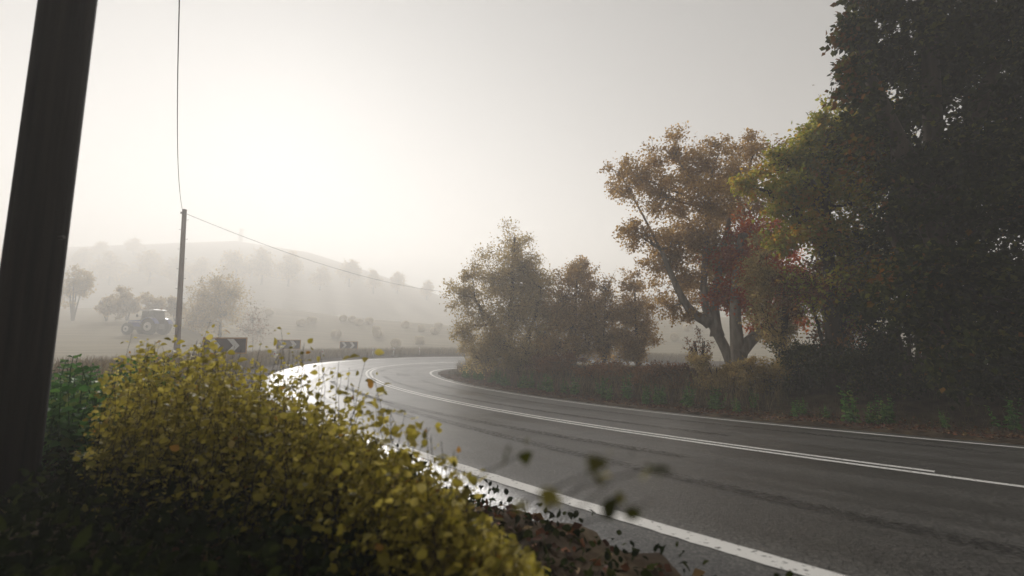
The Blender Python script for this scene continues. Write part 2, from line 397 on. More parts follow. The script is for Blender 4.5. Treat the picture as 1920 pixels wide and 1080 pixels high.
# ------------------------------------------------------------------ leaves
OV_V = np.array([(0, 0, 0), (-.34, .42, .07), (0, 1, -.06), (.34, .42, .07), (0, .45, -.03)], float)
OV_F = np.array([(0, 4, 1), (1, 4, 2), (4, 3, 2), (0, 3, 4)])
BL_V = np.array([(0, 0, 0), (-.20, .14, .03), (-.33, .38, .08), (-.24, .70, .05), (0, 1, -.14), (.24, .70, .05), (.33, .38, .08), (.20, .14, .03), (0, .34, -.02), (0, .70, -.06)], float)
BL_F = np.array([(0, 8, 1), (1, 8, 2), (2, 8, 9), (2, 9, 3), (3, 9, 4), (9, 5, 4), (8, 6, 9), (9, 6, 5), (8, 7, 6), (0, 7, 8)])
RH_V = np.array([(0, 0, 0), (-.36, .5, .05), (0, 1, -.05), (.36, .5, .05)], float)
RH_F = np.array([(0, 3, 1), (1, 3, 2)])

def leaf_arrays(C, size, rng, droop=.3, aspect=1.0, simple=False, dirs=None, rnd=None, broad=False):
    TV, TF = (RH_V, RH_F) if simple else (BL_V, BL_F) if broad else (OV_V, OV_F)
    n = len(C)
    d = rng.normal(0, 1, (n, 3)); d[:, 2] -= droop
    if dirs is not None: d = d * .55 + dirs
    d /= np.linalg.norm(d, axis=1)[:, None]
    up = rng.normal(0, .75, (n, 3)); up[:, 2] += .9
    sd = np.cross(d, up); sd /= np.linalg.norm(sd, axis=1)[:, None] + 1e-9
    nr = np.cross(sd, d)
    sz = size * rng.uniform(.6, 1.3, n) if np.isscalar(size) else size
    V = (C[:, None, :] + sz[:, None, None] * (TV[None, :, 0:1] * sd[:, None, :] * aspect + TV[None, :, 1:2] * d[:, None, :] + TV[None, :, 2:3] * nr[:, None, :]))
    F = TF[None] + (np.arange(n) * len(TV))[:, None, None]
    rnd = rng.random(n) if rnd is None else np.clip(rnd, 0, 1)
    return V.reshape(-1, 3), F.reshape(-1, 3), np.repeat(rnd, len(TV))

def leaf_mesh(name, C, size, rng, **k):
    V, F, r = leaf_arrays(np.asarray(C), size, rng, **k)
    return mesh_uniform(name, V, F, {'rnd': r})

# ------------------------------------------------------------------ trees
def wob(p, q, n, amp, rng):
    t = np.linspace(0, 1, n)[:, None]; P = p + (q - p) * t
    P[1:-1] += rng.normal(0, amp, (n - 2, 3)) * np.sin(np.pi * t[1:-1])
    return P

def make_tree(name, label, cat, base, stems, lobes, nleaf, leaf, mat, seed, bark='bark', group=None, trunk_r=.16,
              simple=False, clump=.36, density=12.0, twig=.012, shell=.45, colour_bias=None, tail=1.0):
    """stems: list of point lists (world) from the base; lobes: (centre, radii). Limbs grow from the nearest stem end."""
    rng = np.random.default_rng(seed); base = np.array(base, float)
    root = thing(name, label, cat, tuple(base), 0, group)
    mb = MB(); ends = []
    for st in stems:
        P = np.array([np.array(p, float) - base for p in st]); L = len(P)
        t = np.linspace(0, 1, L); tt = np.linspace(0, 1, max(6, L * 3)); Q = np.stack([np.interp(tt, t, P[:, k]) for k in range(3)], 1)
        for _ in range(2): Q[1:-1] = (Q[:-2] + 2 * Q[1:-1] + Q[2:]) / 4
        R = trunk_r * (1 - .62 * tt) ; R[0] *= 1.25
        mb.tube(Q, R, 9); ends += [(Q[k], R[k]) for k in range(len(Q) // 2, len(Q))]
    vol = np.array([np.prod(r) ** (2 / 3) for _, r in lobes]); cnt = np.maximum(1, nleaf * vol / vol.sum())
    C = []; D = []; RN = []
    for (c, r), nl in zip(lobes, cnt):
        c = np.array(c, float) - base; r = np.array(r, float)
        e = min(ends, key=lambda q: np.linalg.norm(q[0] - c) + .4 * max(0, q[0][2] - c[2]))
        dist = np.linalg.norm(c - e[0]); rr = min(e[1] * .7, .03 + .022 * dist)
        if dist > .15: mb.tube(wob(e[0], c, 6, dist * .05, rng), np.linspace(rr, rr * .4, 6), 6)
        nc = int(np.clip(density * (r.mean() / .8) ** 1.2, 7, 34))
        for _ in range(nc):
            v = rng.normal(0, 1, 3); v /= np.linalg.norm(v); k = rng.random() ** shell
            q = c + v * r * k
            n_tw = 5; P = wob(c + (rng.normal(0, .1, 3) * r), q, n_tw, r.mean() * .07, rng)
            mb.tube(P, np.linspace(max(rr * .35, twig), twig * .4, n_tw), 4, False)
            m = max(2, int(nl / nc * rng.uniform(.55, 1.45)))
            cr_ = clump * r.mean() * rng.uniform(.7, 1.35)
            L1 = int(m * .75); pts = q + rng.normal(0, 1, (L1, 3)) * cr_ * np.array([.62, .62, .5]) 
            tpos = rng.random(m - L1)[:, None]; pts2 = c + (q - c) * tpos + rng.normal(0, 1, (m - L1, 3)) * cr_ * .8
            sp = np.concatenate([pts, pts2]); C.append(sp); D.append(np.repeat((v * .35)[None], len(sp), 0))
            RN.append(rng.random(len(sp)) * .65 + rng.uniform(-.05, .38))
            # small shoots that break up the outline
            for _s in range(2):
                dv = v + rng.normal(0, .6, 3); dv[2] += .2; dv /= np.linalg.norm(dv); ln = cr_ * rng.uniform(1.1, 2.0) * tail
                mb.tube([q, q + dv * ln * .5, q + dv * ln], [twig * .5, twig * .35, twig * .15], 3, False)
                k2 = max(2, int(m * .05)); tp = rng.random(k2)[:, None]
                C.append(q + dv * ln * tp + rng.normal(0, .03 * r.mean(), (k2, 3))); D.append(np.repeat(dv[None], k2, 0)); RN.append(rng.random(k2))
    link('trunk', mb.mesh('trunk', True, False), M[bark], root)
    C = np.concatenate(C); D = np.concatenate(D); RN = np.concatenate(RN)
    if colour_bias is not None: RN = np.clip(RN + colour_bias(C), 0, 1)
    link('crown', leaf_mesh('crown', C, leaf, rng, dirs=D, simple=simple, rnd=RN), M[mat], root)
    return root

def lobe(px, py, rx, ry, Z, dz=0.0, ry_depth=None):
    c = unproj(px, py, Z + dz); k = (Z + dz) / F_PX
    return (c, (rx * k, (ry_depth if ry_depth else (rx + ry) / 2) * k, ry * k))

def stand(px, Z):
    p = unproj(px, 640, Z); return np.array([p[0], Z, gz(p[0], Z) - .05])

# --- trees on the inside of the bend (tan, misty)
Z = 23.0; b = stand(955, Z)
make_tree('roadside_tree', 'tall tan-leaved tree at the tip of the bend, overhanging the road', 'tree', b,
          [[b, unproj(958, 600, Z), unproj(962, 500, Z), unproj(965, 445, Z)], [b, unproj(930, 620, Z), unproj(890, 560, Z - .5)], [b, unproj(1000, 610, Z), unproj(1015, 540, Z)]],
          [lobe(962, 470, 45, 48, Z), lobe(985, 500, 50, 45, Z, -.6), lobe(930, 520, 50, 50, Z, .4), lobe(868, 552, 34, 40, Z, -.4), lobe(905, 590, 55, 55, Z, -.6),
           lobe(960, 590, 60, 55, Z, -1), lobe(1010, 570, 50, 55, Z), lobe(1020, 630, 50, 45, Z, -.5), lobe(925, 645, 50, 40, Z, -.6), lobe(960, 655, 55, 35, Z, -1.2), lobe(885, 515, 22, 22, Z), lobe(872,620,22,28,Z,-.6), lobe(1040, 590, 34, 50, Z, .4), lobe(990, 665, 60, 30, Z, -1.6), lobe(905, 675, 40, 24, Z, -1.2), lobe(1000, 530, 40, 40, Z, .5), lobe(965, 545, 55, 40, Z, .5)],
          42000, .105, 'leaf_olive', 11, trunk_r=.15, simple=True, clump=.3, density=15)
Z = 22.0; b = stand(1075, Z)
make_tree('roadside_tree', 'round-topped tan tree next to the tallest tree of the bend thicket', 'tree', b,
          [[b, unproj(1078, 600, Z), unproj(1082, 520, Z)], [b, unproj(1095, 610, Z), unproj(1105, 550, Z)]],
          [lobe(1078, 515, 38, 40, Z), lobe(1060, 560, 40, 45, Z, -.4), lobe(1095, 560, 34, 40, Z, .3), lobe(1075, 615, 48, 40, Z, -.6), lobe(1050, 650, 44, 34, Z, -.9), lobe(1092, 505, 22, 22, Z), lobe(1100, 650, 44, 34, Z, -.8), lobe(1055, 600, 40, 40, Z, .4), lobe(1108, 600, 30, 36, Z)],
          21000, .105, 'leaf_tan', 12, trunk_r=.11, simple=True, clump=.3, density=15)
Z = 20.5; b = stand(1195, Z)
make_tree('roadside_tree', 'small pointed brown tree at the end of the thicket beside the bright gap', 'tree', b,
          [[b, unproj(1193, 620, Z), unproj(1190, 540, Z)], [b, unproj(1210, 640, Z), unproj(1215, 590, Z)]],
          [lobe(1185, 535, 24, 32, Z), lobe(1190, 575, 38, 36, Z), lobe(1208, 620, 34, 34, Z, -.3), lobe(1170, 630, 34, 34, Z, .3), lobe(1205, 655, 30, 24, Z, -.3), lobe(1175, 590, 30, 34, Z, .3), lobe(1180, 662, 34, 24, Z, -.3)],
          12500, .10, 'leaf_tan', 13, trunk_r=.09, simple=True, clump=.3, density=15)
Z = 21.5; b = stand(1132, Z)
make_tree('bare_sapling', 'thin half-bare sapling with twigs showing between two brown trees', 'tree', b,
          [[b, unproj(1132, 630, Z), unproj(1136, 540, Z)], [b, unproj(1120, 620, Z), unproj(1115, 570, Z)], [b, unproj(1145, 625, Z), unproj(1155, 565, Z)]],
          [lobe(1135, 545, 24, 26, Z), lobe(1145, 590, 26, 32, Z), lobe(1122, 610, 26, 36, Z), lobe(1142, 650, 40, 30, Z)],
          3600, .12, 'leaf_tan', 14, trunk_r=.06, simple=True, density=26, twig=.018)

# --- big spreading tree with pale stems
Z = 15.0; b = stand(1374, Z)
make_tree('spreading_tree', 'large spreading tree with pale forked stems above the hedge', 'tree', b,
          [[b, unproj(1362, 655, Z), unproj(1330, 600, Z), unproj(1318, 560, Z), unproj(1322, 480, Z), unproj(1330, 380, Z)],
           [unproj(1345, 630, Z), unproj(1338, 575, Z), unproj(1345, 520, Z), unproj(1370, 400, Z)],
           [unproj(1330, 604, Z), unproj(1300, 590, Z), unproj(1275, 555, Z - .3), unproj(1240, 470, Z - .3)]],
          [lobe(1195, 335, 55, 48, Z), lobe(1160, 325, 28, 26, Z, .3), lobe(1262, 290, 40, 46, Z), lobe(1330, 315, 52, 45, Z), lobe(1415, 285, 46, 44, Z, .4), lobe(1250, 370, 62, 45, Z, -.5), lobe(1320, 390, 62, 50, Z, -.8),
           lobe(1210, 440, 48, 34, Z, -.3), lobe(1180, 430, 24, 18, Z), lobe(1265, 455, 55, 45, Z), lobe(1330, 470, 60, 50, Z, .3), lobe(1275, 525, 48, 40, Z, .2), lobe(1330, 540, 45, 40, Z, .6), lobe(1255, 575, 34, 26, Z, .2),
           lobe(1390, 380, 60, 55, Z, .3), lobe(1345, 270, 24, 22, Z), lobe(1292,585,26,20,Z), lobe(1290, 330, 45, 40, Z, .3), lobe(1380, 330, 50, 45, Z), lobe(1300, 430, 60, 45, Z, .4), lobe(1240, 500, 40, 34, Z, .3), lobe(1360, 500, 45, 45, Z, .5)],
          46000, .088, 'leaf_tan', 21, 'pale_bark', trunk_r=.19, simple=True, density=14, clump=.3)
Z = 14.2; b = stand(1384, Z)
make_tree('red_leaf_tree', 'russet red tree with pale trunk and a limb reaching over the hedge', 'tree', b,
          [[b, unproj(1382, 640, Z), unproj(1378, 590, Z), unproj(1380, 520, Z), unproj(1390, 440, Z)], [unproj(1384, 664, Z), unproj(1405, 640, Z), unproj(1440, 610, Z), unproj(1470, 570, Z + .2)]],
          [lobe(1395, 545, 46, 46, Z), lobe(1425, 580, 44, 36, Z, .2), lobe(1380, 490, 44, 40, Z, .4), lobe(1440, 520, 44, 48, Z, .3), lobe(1405, 440, 44, 44, Z, .3), lobe(1460, 600, 36, 30, Z, .2), lobe(1355, 560, 26, 34, Z, .5), lobe(1450, 450, 50, 50, Z, .6), lobe(1410, 500, 46, 46, Z, .2), lobe(1480, 540, 40, 50, Z, .4)],
          24000, .105, 'leaf_red', 22, 'pale_bark', trunk_r=.24, simple=True, density=13)
# --- nearer trees, yellow-green then dark
Z = 10.5; b = stand(1560, Z)
make_tree('maple_tree', 'yellow-green maple with long branches reaching out over the red tree', 'tree', b,
          [[b, unproj(1558, 560, Z), unproj(1550, 420, Z), unproj(1545, 280, Z)], [unproj(1556, 480, Z), unproj(1500, 400, Z), unproj(1440, 360, Z - .3)], [unproj(1552, 400, Z), unproj(1500, 320, Z), unproj(1460, 290, Z)]],
          [lobe(1400, 345, 45, 22, Z, -.3), lobe(1450, 310, 55, 32, Z), lobe(1470, 370, 60, 30, Z, -.4), lobe(1520, 290, 60, 45, Z), lobe(1560, 240, 50, 40, Z), lobe(1540, 350, 70, 45, Z, .2), lobe(1490, 430, 50, 34, Z, -.4),
           lobe(1560, 430, 70, 50, Z), lobe(1600, 300, 70, 60, Z, .3), lobe(1455, 455, 30, 22, Z), lobe(1600, 380, 60, 40, Z, -.5), lobe(1640, 250, 70, 70, Z, .3), lobe(1620, 500, 80, 60, Z, .3), lobe(1500, 350, 60, 40, Z, .3), lobe(1580, 560, 80, 60, Z, .2)],
          36000, .10, 'leaf_maple', 31, trunk_r=.17, density=10, shell=.4)
Z = 8.2; b = stand(1760, 9.9)
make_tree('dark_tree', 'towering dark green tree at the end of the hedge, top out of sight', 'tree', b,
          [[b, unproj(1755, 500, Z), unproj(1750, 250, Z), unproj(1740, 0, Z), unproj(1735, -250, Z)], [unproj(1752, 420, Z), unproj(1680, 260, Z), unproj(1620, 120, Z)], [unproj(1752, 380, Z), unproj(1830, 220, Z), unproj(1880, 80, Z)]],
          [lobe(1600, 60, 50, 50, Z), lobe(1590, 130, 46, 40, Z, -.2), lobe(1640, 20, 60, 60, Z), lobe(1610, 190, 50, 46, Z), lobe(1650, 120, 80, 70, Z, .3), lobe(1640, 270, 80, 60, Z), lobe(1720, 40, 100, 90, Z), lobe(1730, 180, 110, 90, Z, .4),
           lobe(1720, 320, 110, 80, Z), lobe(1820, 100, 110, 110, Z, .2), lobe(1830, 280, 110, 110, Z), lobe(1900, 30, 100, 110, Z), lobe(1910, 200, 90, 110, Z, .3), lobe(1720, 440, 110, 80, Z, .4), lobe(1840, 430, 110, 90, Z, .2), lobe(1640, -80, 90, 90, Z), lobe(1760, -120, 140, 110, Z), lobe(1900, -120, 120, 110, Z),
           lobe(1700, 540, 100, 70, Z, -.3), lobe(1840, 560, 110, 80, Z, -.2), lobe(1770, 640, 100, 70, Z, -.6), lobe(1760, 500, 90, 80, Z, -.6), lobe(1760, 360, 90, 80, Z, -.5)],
          64000, .11, 'leaf_dark', 32, trunk_r=.22, density=12, shell=.45, clump=.27, colour_bias=lambda C: .45 * np.clip((-C[:, 0] - 2.2) / 1.2, 0, 1))  # bias turns left-flank leaves yellower, putting the lit edge into their colour
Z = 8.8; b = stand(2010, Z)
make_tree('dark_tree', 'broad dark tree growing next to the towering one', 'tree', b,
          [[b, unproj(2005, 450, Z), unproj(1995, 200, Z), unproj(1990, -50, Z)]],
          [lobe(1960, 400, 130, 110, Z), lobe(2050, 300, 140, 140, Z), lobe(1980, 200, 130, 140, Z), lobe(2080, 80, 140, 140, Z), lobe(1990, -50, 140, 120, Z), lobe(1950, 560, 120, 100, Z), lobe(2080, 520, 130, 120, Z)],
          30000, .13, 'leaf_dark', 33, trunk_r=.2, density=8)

# --- shrubs and hedge on the inner bank
def shrub_lobes(c, w, h, rng, n=7):
    out = []
    for k in range(n):
        a = rng.uniform(0, 6.283); q = rng.uniform(.1, .62)
        z = rng.uniform(.28, .8) * h
        out.append((np.array(c) + np.array([math.cos(a) * q * w, math.sin(a) * q * w, z]), np.array([.42 * w, .42 * w, .26 * h]) * rng.uniform(.75, 1.2)))
    return out

def make_shrub(name, label, base, w, h, nleaf, leaf, mat, seed, group=None, simple=True, density=9, cat='shrub', clump=.3):
    rng = np.random.default_rng(seed); base = np.array(base, float)
    stems = []
    for k in range(5):
        a = rng.uniform(0, 6.283); stems.append([base + np.array([math.cos(a) * .06, math.sin(a) * .06, 0]), base + np.array([math.cos(a) * w * .2, math.sin(a) * w * .2, h * .35]), base + np.array([math.cos(a) * w * .4, math.sin(a) * w * .4, h * .7])])
    return make_tree(name, label, cat, base, stems, shrub_lobes(base, w, h, rng), nleaf, leaf, mat, seed + 500, group=group, trunk_r=.02 + .012 * h, simple=simple, density=density, clump=clump, twig=.006 + .001 * h)

def shrub_px(name, label, px, Z, w_px, top_py, nleaf, leaf, mat, seed, **k):
    b = stand(px, Z); top = unproj(px, top_py, Z); h = top[2] - b[2]
    return make_shrub(name, label, b, w_px * Z / F_PX, h, nleaf, leaf, mat, seed, **k)

shrub_px('tall_shrub', 'olive-brown twiggy shrub standing under the maple branches', 1460, 12.0, 62, 450, 9000, .07, 'leaf_olive', 41, density=16)
shrub_px('tall_shrub', 'rust-tinged tall shrub in the shade between maple and towering dark tree', 1560, 10.8, 80, 470, 9000, .07, 'leaf_brown', 42, density=14)
shrub_px('tall_shrub', 'dark leafy shrub at the foot of the towering dark tree', 1700, 9.4, 110, 520, 9000, .08, 'leaf_dark', 43, density=12)
shrub_px('tall_shrub', 'blackish shrub at the far end of the hedge under the second dark tree', 1860, 8.8, 120, 540, 9000, .08, 'leaf_dark', 44, density=12)
shrub_px('bare_shrub', 'bare spiky shrub leaning against the pale forked stems', 1312, 14.2, 30, 612, 900, .05, 'leaf_brown', 45, density=26)
hedge = [(905, 21.0, 44, 640, 'leaf_olive', 'olive low shrub at the sharpest point of the inner road edge'),
         (975, 19.5, 52, 645, 'leaf_olive', 'bushy olive shrub under the tallest thicket tree'),
         (1045, 18.0, 55, 662, 'leaf_brown', 'russet shrub under the round-topped thicket tree'),
         (1120, 16.6, 55, 672, 'leaf_brown', 'russet hedge shrub below the half-bare sapling'),
         (1195, 15.2, 55, 682, 'leaf_brown', 'brown hedge shrub below the small pointed tree'),
         (1270, 14.0, 52, 684, 'leaf_brown', 'low brown hedge shrub in front of the bright field gap'),
         (1340, 12.8, 56, 668, 'leaf_olive', 'dark hedge shrub in front of the pale forked stems'),
         (1420, 12.0, 60, 662, 'leaf_olive', 'dark hedge shrub below the limb of the red tree'),
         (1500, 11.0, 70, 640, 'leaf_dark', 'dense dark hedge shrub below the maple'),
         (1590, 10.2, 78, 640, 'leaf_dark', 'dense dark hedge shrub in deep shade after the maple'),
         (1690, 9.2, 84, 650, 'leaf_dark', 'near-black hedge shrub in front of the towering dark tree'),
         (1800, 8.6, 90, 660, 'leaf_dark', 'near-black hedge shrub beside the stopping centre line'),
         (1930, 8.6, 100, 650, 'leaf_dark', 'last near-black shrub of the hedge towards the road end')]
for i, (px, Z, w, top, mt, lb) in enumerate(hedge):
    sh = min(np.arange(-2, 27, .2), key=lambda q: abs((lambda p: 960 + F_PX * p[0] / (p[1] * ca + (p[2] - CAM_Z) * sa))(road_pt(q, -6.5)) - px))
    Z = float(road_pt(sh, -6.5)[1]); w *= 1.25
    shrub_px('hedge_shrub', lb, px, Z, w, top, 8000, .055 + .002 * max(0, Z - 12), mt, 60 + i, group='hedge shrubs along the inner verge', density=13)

# --- nettles
def nettle_mesh(seed, h=.62, n_st=7):
    rng = np.random.default_rng(seed); mb = MB(); C = []; D = []; S = []
    for k in range(n_st):
        a = rng.uniform(0, 6.283); r = rng.uniform(0, .16); ht = h * rng.uniform(.55, 1.0); lean = rng.normal(0, .09, 2)
        p0 = np.array([math.cos(a) * r, math.sin(a) * r, -.03]); p1 = p0 + np.array([lean[0], lean[1], ht])
        mb.tube([p0, (p0 + p1) / 2 + [lean[0] * .1, 0, 0], p1], [.005, .004, .002], 4, False)
        ph = rng.uniform(0, 3)
        for j in range(9):
            t = .18 + .8 * j / 8; q = p0 + (p1 - p0) * t
            for m in (0, 1):
                an = ph + j * 1.57 + m * math.pi; C.append(q); D.append((math.cos(an), math.sin(an), .15 - .3 * (1 - t))); S.append((.115 - .075 * t) * rng.uniform(.8, 1.2))
    V, F, r = leaf_arrays(np.array(C), np.array(S), rng, dirs=np.array(D) * 1.6, droop=0, broad=True)
    return mb.mesh('stem', False, False), mesh_uniform('foliage', V, F, {'rnd': r})
nettles = []
for k in range(4):
    st, fo = nettle_mesh(200 + k); t = thing('nettle_plant', 'leafy green nettle at the foot of the hedge beside the inner road edge', 'nettle', (0, 0, 0), 0, 'nettles along the hedge foot')
    link('stem', st, M['leaf_green'], t); fo.materials.append(M['leaf_green']); link('foliage', fo, None, t); nettles.append(t)
rng = np.random.default_rng(5); first = [True] * 4
def put_nettle(x, y, sc, label=None, group=None):
    k = rng.integers(0, 4); z = gz(x, y)
    if first[k]:
        o = nettles[k]; first[k] = False; o.location = (x, y, z); o.rotation_euler = (0, 0, rng.uniform(0, 6)); o.scale = (sc,) * 3
    else: o = dup(nettles[k], (x, y, z), rng.uniform(0, 6), sc)
    if label: o['label'] = label; o['group'] = group
for s in np.concatenate([np.arange(.4, 8, .42), np.arange(8, 24, .5)]):
    p = road_pt(s + rng.normal(0, .45), -4.7 - abs(rng.normal(0, .32)))
    put_nettle(p[0], p[1], rng.uniform(.5, 1.3))
for k in range(46):
    Zn = rng.uniform(3.0, 6.0); px = rng.uniform(70, 330); p = unproj(px, 700, Zn)
    put_nettle(p[0], p[1], rng.uniform(.9, 1.35), 'leafy dark green nettle beside the black wooden pole', 'nettles beside the thick black pole')

# ------------------------------------------------------------------ foreground bush
rng = np.random.default_rng(77)
bb = np.array([-1.15, 2.1, gz(-1.15, 2.1)])
bush = thing('yellow_bush', 'yellow-green leafy bush on the verge in front of the chevron boards', 'bush', tuple(bb))
env_x = [190, 230, 270, 330, 380, 430, 480, 520, 600, 650, 700, 760, 820, 870, 950, 1010]
env_y = [715, 650, 628, 645, 628, 668, 668, 690, 735, 765, 800, 850, 890, 945, 1010, 1080]
mb = MB(); C = []; D = []; S = []; RN = []
def shoot(top, leaves, size, lean=.25, lo=.12, off=(0, 0), tone=0.0):
    x = top[0] + rng.normal(0, lean * .5) + off[0]; y = top[1] + rng.normal(0, lean * .4) + off[1]
    g = np.array([x, y, gz(x, y) - .03]); top = np.array(top)
    P = wob(g, top, 7, .03, rng); P[:, 2] += abs(off[0]) * .5 * np.sin(np.pi * np.linspace(0, 1, 7)); mb.tube(P, np.linspace(.0028, .0008, 7), 4, False)
    for j in range(leaves):
        t = lo + (1 - lo) * rng.random() ** .6; q = np.array([np.interp(t, np.linspace(0, 1, 7), P[:, k]) for k in range(3)])
        an = rng.uniform(0, 6.283); dv = np.array([math.cos(an), math.sin(an), .35]); sd = q + dv * rng.uniform(.0, .09) * (1.1 - t * .6)
        C.append(sd); D.append(dv * .8); S.append(size * rng.choice([.45, .7, .9, 1.1, 1.45]) * rng.uniform(.85, 1.15) * (1.1 - .35 * t)); RN.append(rng.random() * .6 + .42 * t - .1 + (rng.random() < .05) * .3 + tone)  # leaf tone rises toward shoot tips, with highlights put into the colour
for k in range(860):
    px = rng.uniform(205, 985); yt = np.interp(px, env_x, env_y)
    Zb = np.interp(px, [200, 500, 800, 1000], [2.9, 2.5, 1.75, 1.35]) * rng.uniform(.8, 1.12)
    py = yt + abs(rng.normal(0, 120)) + 5
    tp = unproj(px, py, Zb)
    if tp[2] < gz(tp[0], tp[1]) + .1: tp[2] = gz(tp[0], tp[1]) + .1 + rng.random() * .1
    shoot(tp, rng.integers(30, 50), .031)
for (px, py, Zb) in [(248, 625, 2.8), (300, 640, 2.7), (335, 615, 2.9), (395, 600, 2.8), (410, 620, 2.5), (425, 655, 2.4), (375, 640, 2.6), (600, 660, 2.2), (655, 690, 2.1), (700, 700, 2.0), (705, 740, 1.9), (560, 690, 2.3), (760, 770, 1.7), (405, 640, 2.6), (440, 648, 2.5), (418, 658, 2.4), (452, 655, 2.4), (400, 655, 2.4),
                     (640, 705, 2.1), (735, 790, 1.8), (775, 830, 1.6), (850, 850, 1.4), (870, 880, 1.4), (530, 640, 2.5), (490, 640, 2.5), (690, 660, 2.2), (800, 800, 1.6)]:
    shoot(unproj(px, py, Zb), 17, .042, .2, .2)
for k in range(46):
    px = rng.uniform(470, 880); py = np.interp(px, env_x, env_y) - rng.uniform(8, 85); shoot(unproj(px, py, np.interp(px, [470, 880], [2.5, 1.5]) * rng.uniform(.92, 1.05)), rng.integers(9, 18), .034, .22, .3)
for (px, py, Zb) in [(985, 850, .62), (1120, 880, .5), (1150, 905, .5), (1228, 880, .46), (1222, 940, .46)]:
    shoot(unproj(px, py, Zb), 4, .024, .04, .8, (-.35, .12), -.45)
C = np.array(C) - bb; D = np.array(D); S = np.array(S); RN = np.array(RN)
for i in range(len(mb.v)): mb.v[i] = (mb.v[i][0] - bb[0], mb.v[i][1] - bb[1], mb.v[i][2] - bb[2])
link('stem', mb.mesh('stem', False, False), M['bark'], bush)
dist = np.linalg.norm(C + bb - np.array([0, 0, CAM_Z]), axis=1)
score = S / dist * (C[:, 2] + bb[2] > .45); big = np.zeros(len(C), bool); big[np.argsort(-score)[:300]] = True
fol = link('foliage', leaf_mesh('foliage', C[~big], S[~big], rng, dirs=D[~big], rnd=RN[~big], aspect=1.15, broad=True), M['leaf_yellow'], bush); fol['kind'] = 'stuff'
leaf_protos = []
for k in range(10):
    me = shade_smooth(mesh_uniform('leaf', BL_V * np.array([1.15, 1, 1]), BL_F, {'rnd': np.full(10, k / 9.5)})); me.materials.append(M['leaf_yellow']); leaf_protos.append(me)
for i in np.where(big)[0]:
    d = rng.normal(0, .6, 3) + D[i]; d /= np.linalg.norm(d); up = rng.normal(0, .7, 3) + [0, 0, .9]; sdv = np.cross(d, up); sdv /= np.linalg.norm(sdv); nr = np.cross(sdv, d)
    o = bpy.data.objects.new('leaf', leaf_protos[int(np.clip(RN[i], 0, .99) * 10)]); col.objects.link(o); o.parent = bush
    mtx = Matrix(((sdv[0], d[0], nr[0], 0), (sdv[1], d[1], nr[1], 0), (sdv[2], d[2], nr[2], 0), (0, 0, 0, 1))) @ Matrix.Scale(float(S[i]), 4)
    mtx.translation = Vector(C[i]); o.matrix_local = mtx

# ------------------------------------------------------------------ wooden poles and cables
def make_pole(name, label, base, top, r0, r1, bolts, group, arm=None, wood='pole_wood', bolt=.14):
    base = np.array(base, float); top = np.array(top, float) - base
    t = thing(name, label, 'utility pole', tuple(base), 0, group)
    mb = MB(); n = 14; tt = np.linspace(0, 1, n); P = top[None] * tt[:, None]; P[0, 2] -= .3
    rr = r0 + (r1 - r0) * tt; mb.tube(P, rr, 16); link('post', mb.mesh('post', True), M[wood], t)
    mb = MB(); mb.tube([top - [0, 0, .01], top + [0, 0, .04], top + [0, 0, .07]], [r1 * 1.08, r1 * 1.05, r1 * .3], 14); link('cap', mb.mesh('cap'), M['iron'], t)
    for k, z in enumerate(bolts):
        p = top * (z / top[2]); sd = 1 if k % 2 else -1; r = r0 + (r1 - r0) * z / top[2]
        mb = MB(); mb.tube([p + [sd * (r - .03), 0, 0], p + [sd * (r + bolt), 0, 0], p + [sd * (r + bolt + .01), 0, .25 * bolt]], .011, 6); link('step_bolt', mb.mesh('step_bolt'), M['iron'], t)
    p = top - [0, 0, .28]
    mb = MB()
    ring = [(0, .03), (.03, .05), (.06, .035), (.09, .05), (.12, .03)]
    mb.tube([p + [-r1 * .5, -r1 - .06, a] for a, _ in ring], [b_ for _, b_ in ring], 10); link('insulator', mb.mesh('insulator', True), M['ceramic'], t)
    if arm:
        mb = MB(); q = top - [0, 0, .35]; mb.box(q + [arm / 2, -r1 - .04, 0], (abs(arm) + .5, .09, .11)); link('cross_arm', mb.mesh('cross_arm'), M['pole_wood'], t)
        mb = MB(); mb.tube([q + [arm, -r1 - .04, a + .05] for a, _ in ring], [b_ for _, b_ in ring], 10); link('insulator', mb.mesh('insulator', True), M['ceramic'], t)
    return t
pz = 2.35; pm = unproj(71, 455, pz); pbx, pby = pm[0] - .03, pz
pb = np.array([pbx, pby, gz(pbx, pby)]); ptop = np.array([pbx + .16, pby, pb[2] + 8.9])
make_pole('utility_pole', 'thick black wooden pole standing among the nettles beside the bush', pb, ptop, .118, .108, [1.36, 1.40, 2.9, 3.3], 'wooden utility poles', arm=.35, wood='tarred_wood', bolt=.014)
fz = 28.0; ft = unproj(346, 394, fz); fb_ = unproj(334, 640, fz); fbase = np.array([fb_[0], fz, gz(fb_[0], fz)])
make_pole('utility_pole', 'slim brown wooden pole with step bolts behind the bush', fbase, ft, .165, .125, list(np.arange(2.2, ft[2] - fbase[2] - .3, .62)), 'wooden utility poles')
hz_ = 70.0; hb = unproj(985, 600, hz_); hbase = np.array([hb[0], hz_, gz(hb[0], hz_)])
make_pole('utility_pole', 'distant wooden pole beyond the thicket at the bend', hbase, hbase + np.array([0, 0, 9.0]), .16, .12, [2, 3, 4], 'wooden utility poles')
def cable(label, a, b, sag, r=.012, n=40, sway=0.0):
    t = np.linspace(0, 1, n)[:, None]; P = np.array(a) + (np.array(b) - np.array(a)) * t; P[:, 2] -= 4 * sag * (t * (1 - t))[:, 0]; P[:, 0] += sway * np.sin(np.pi * t[:, 0])
    mb = MB(); o0 = P[0].copy(); mb.tube(P - o0, r, 6); o = link('overhead_cable', mb.mesh('overhead_cable', True), M['cable'], None, tuple(o0))
    return tag(o, label, 'cable', 'overhead cables')
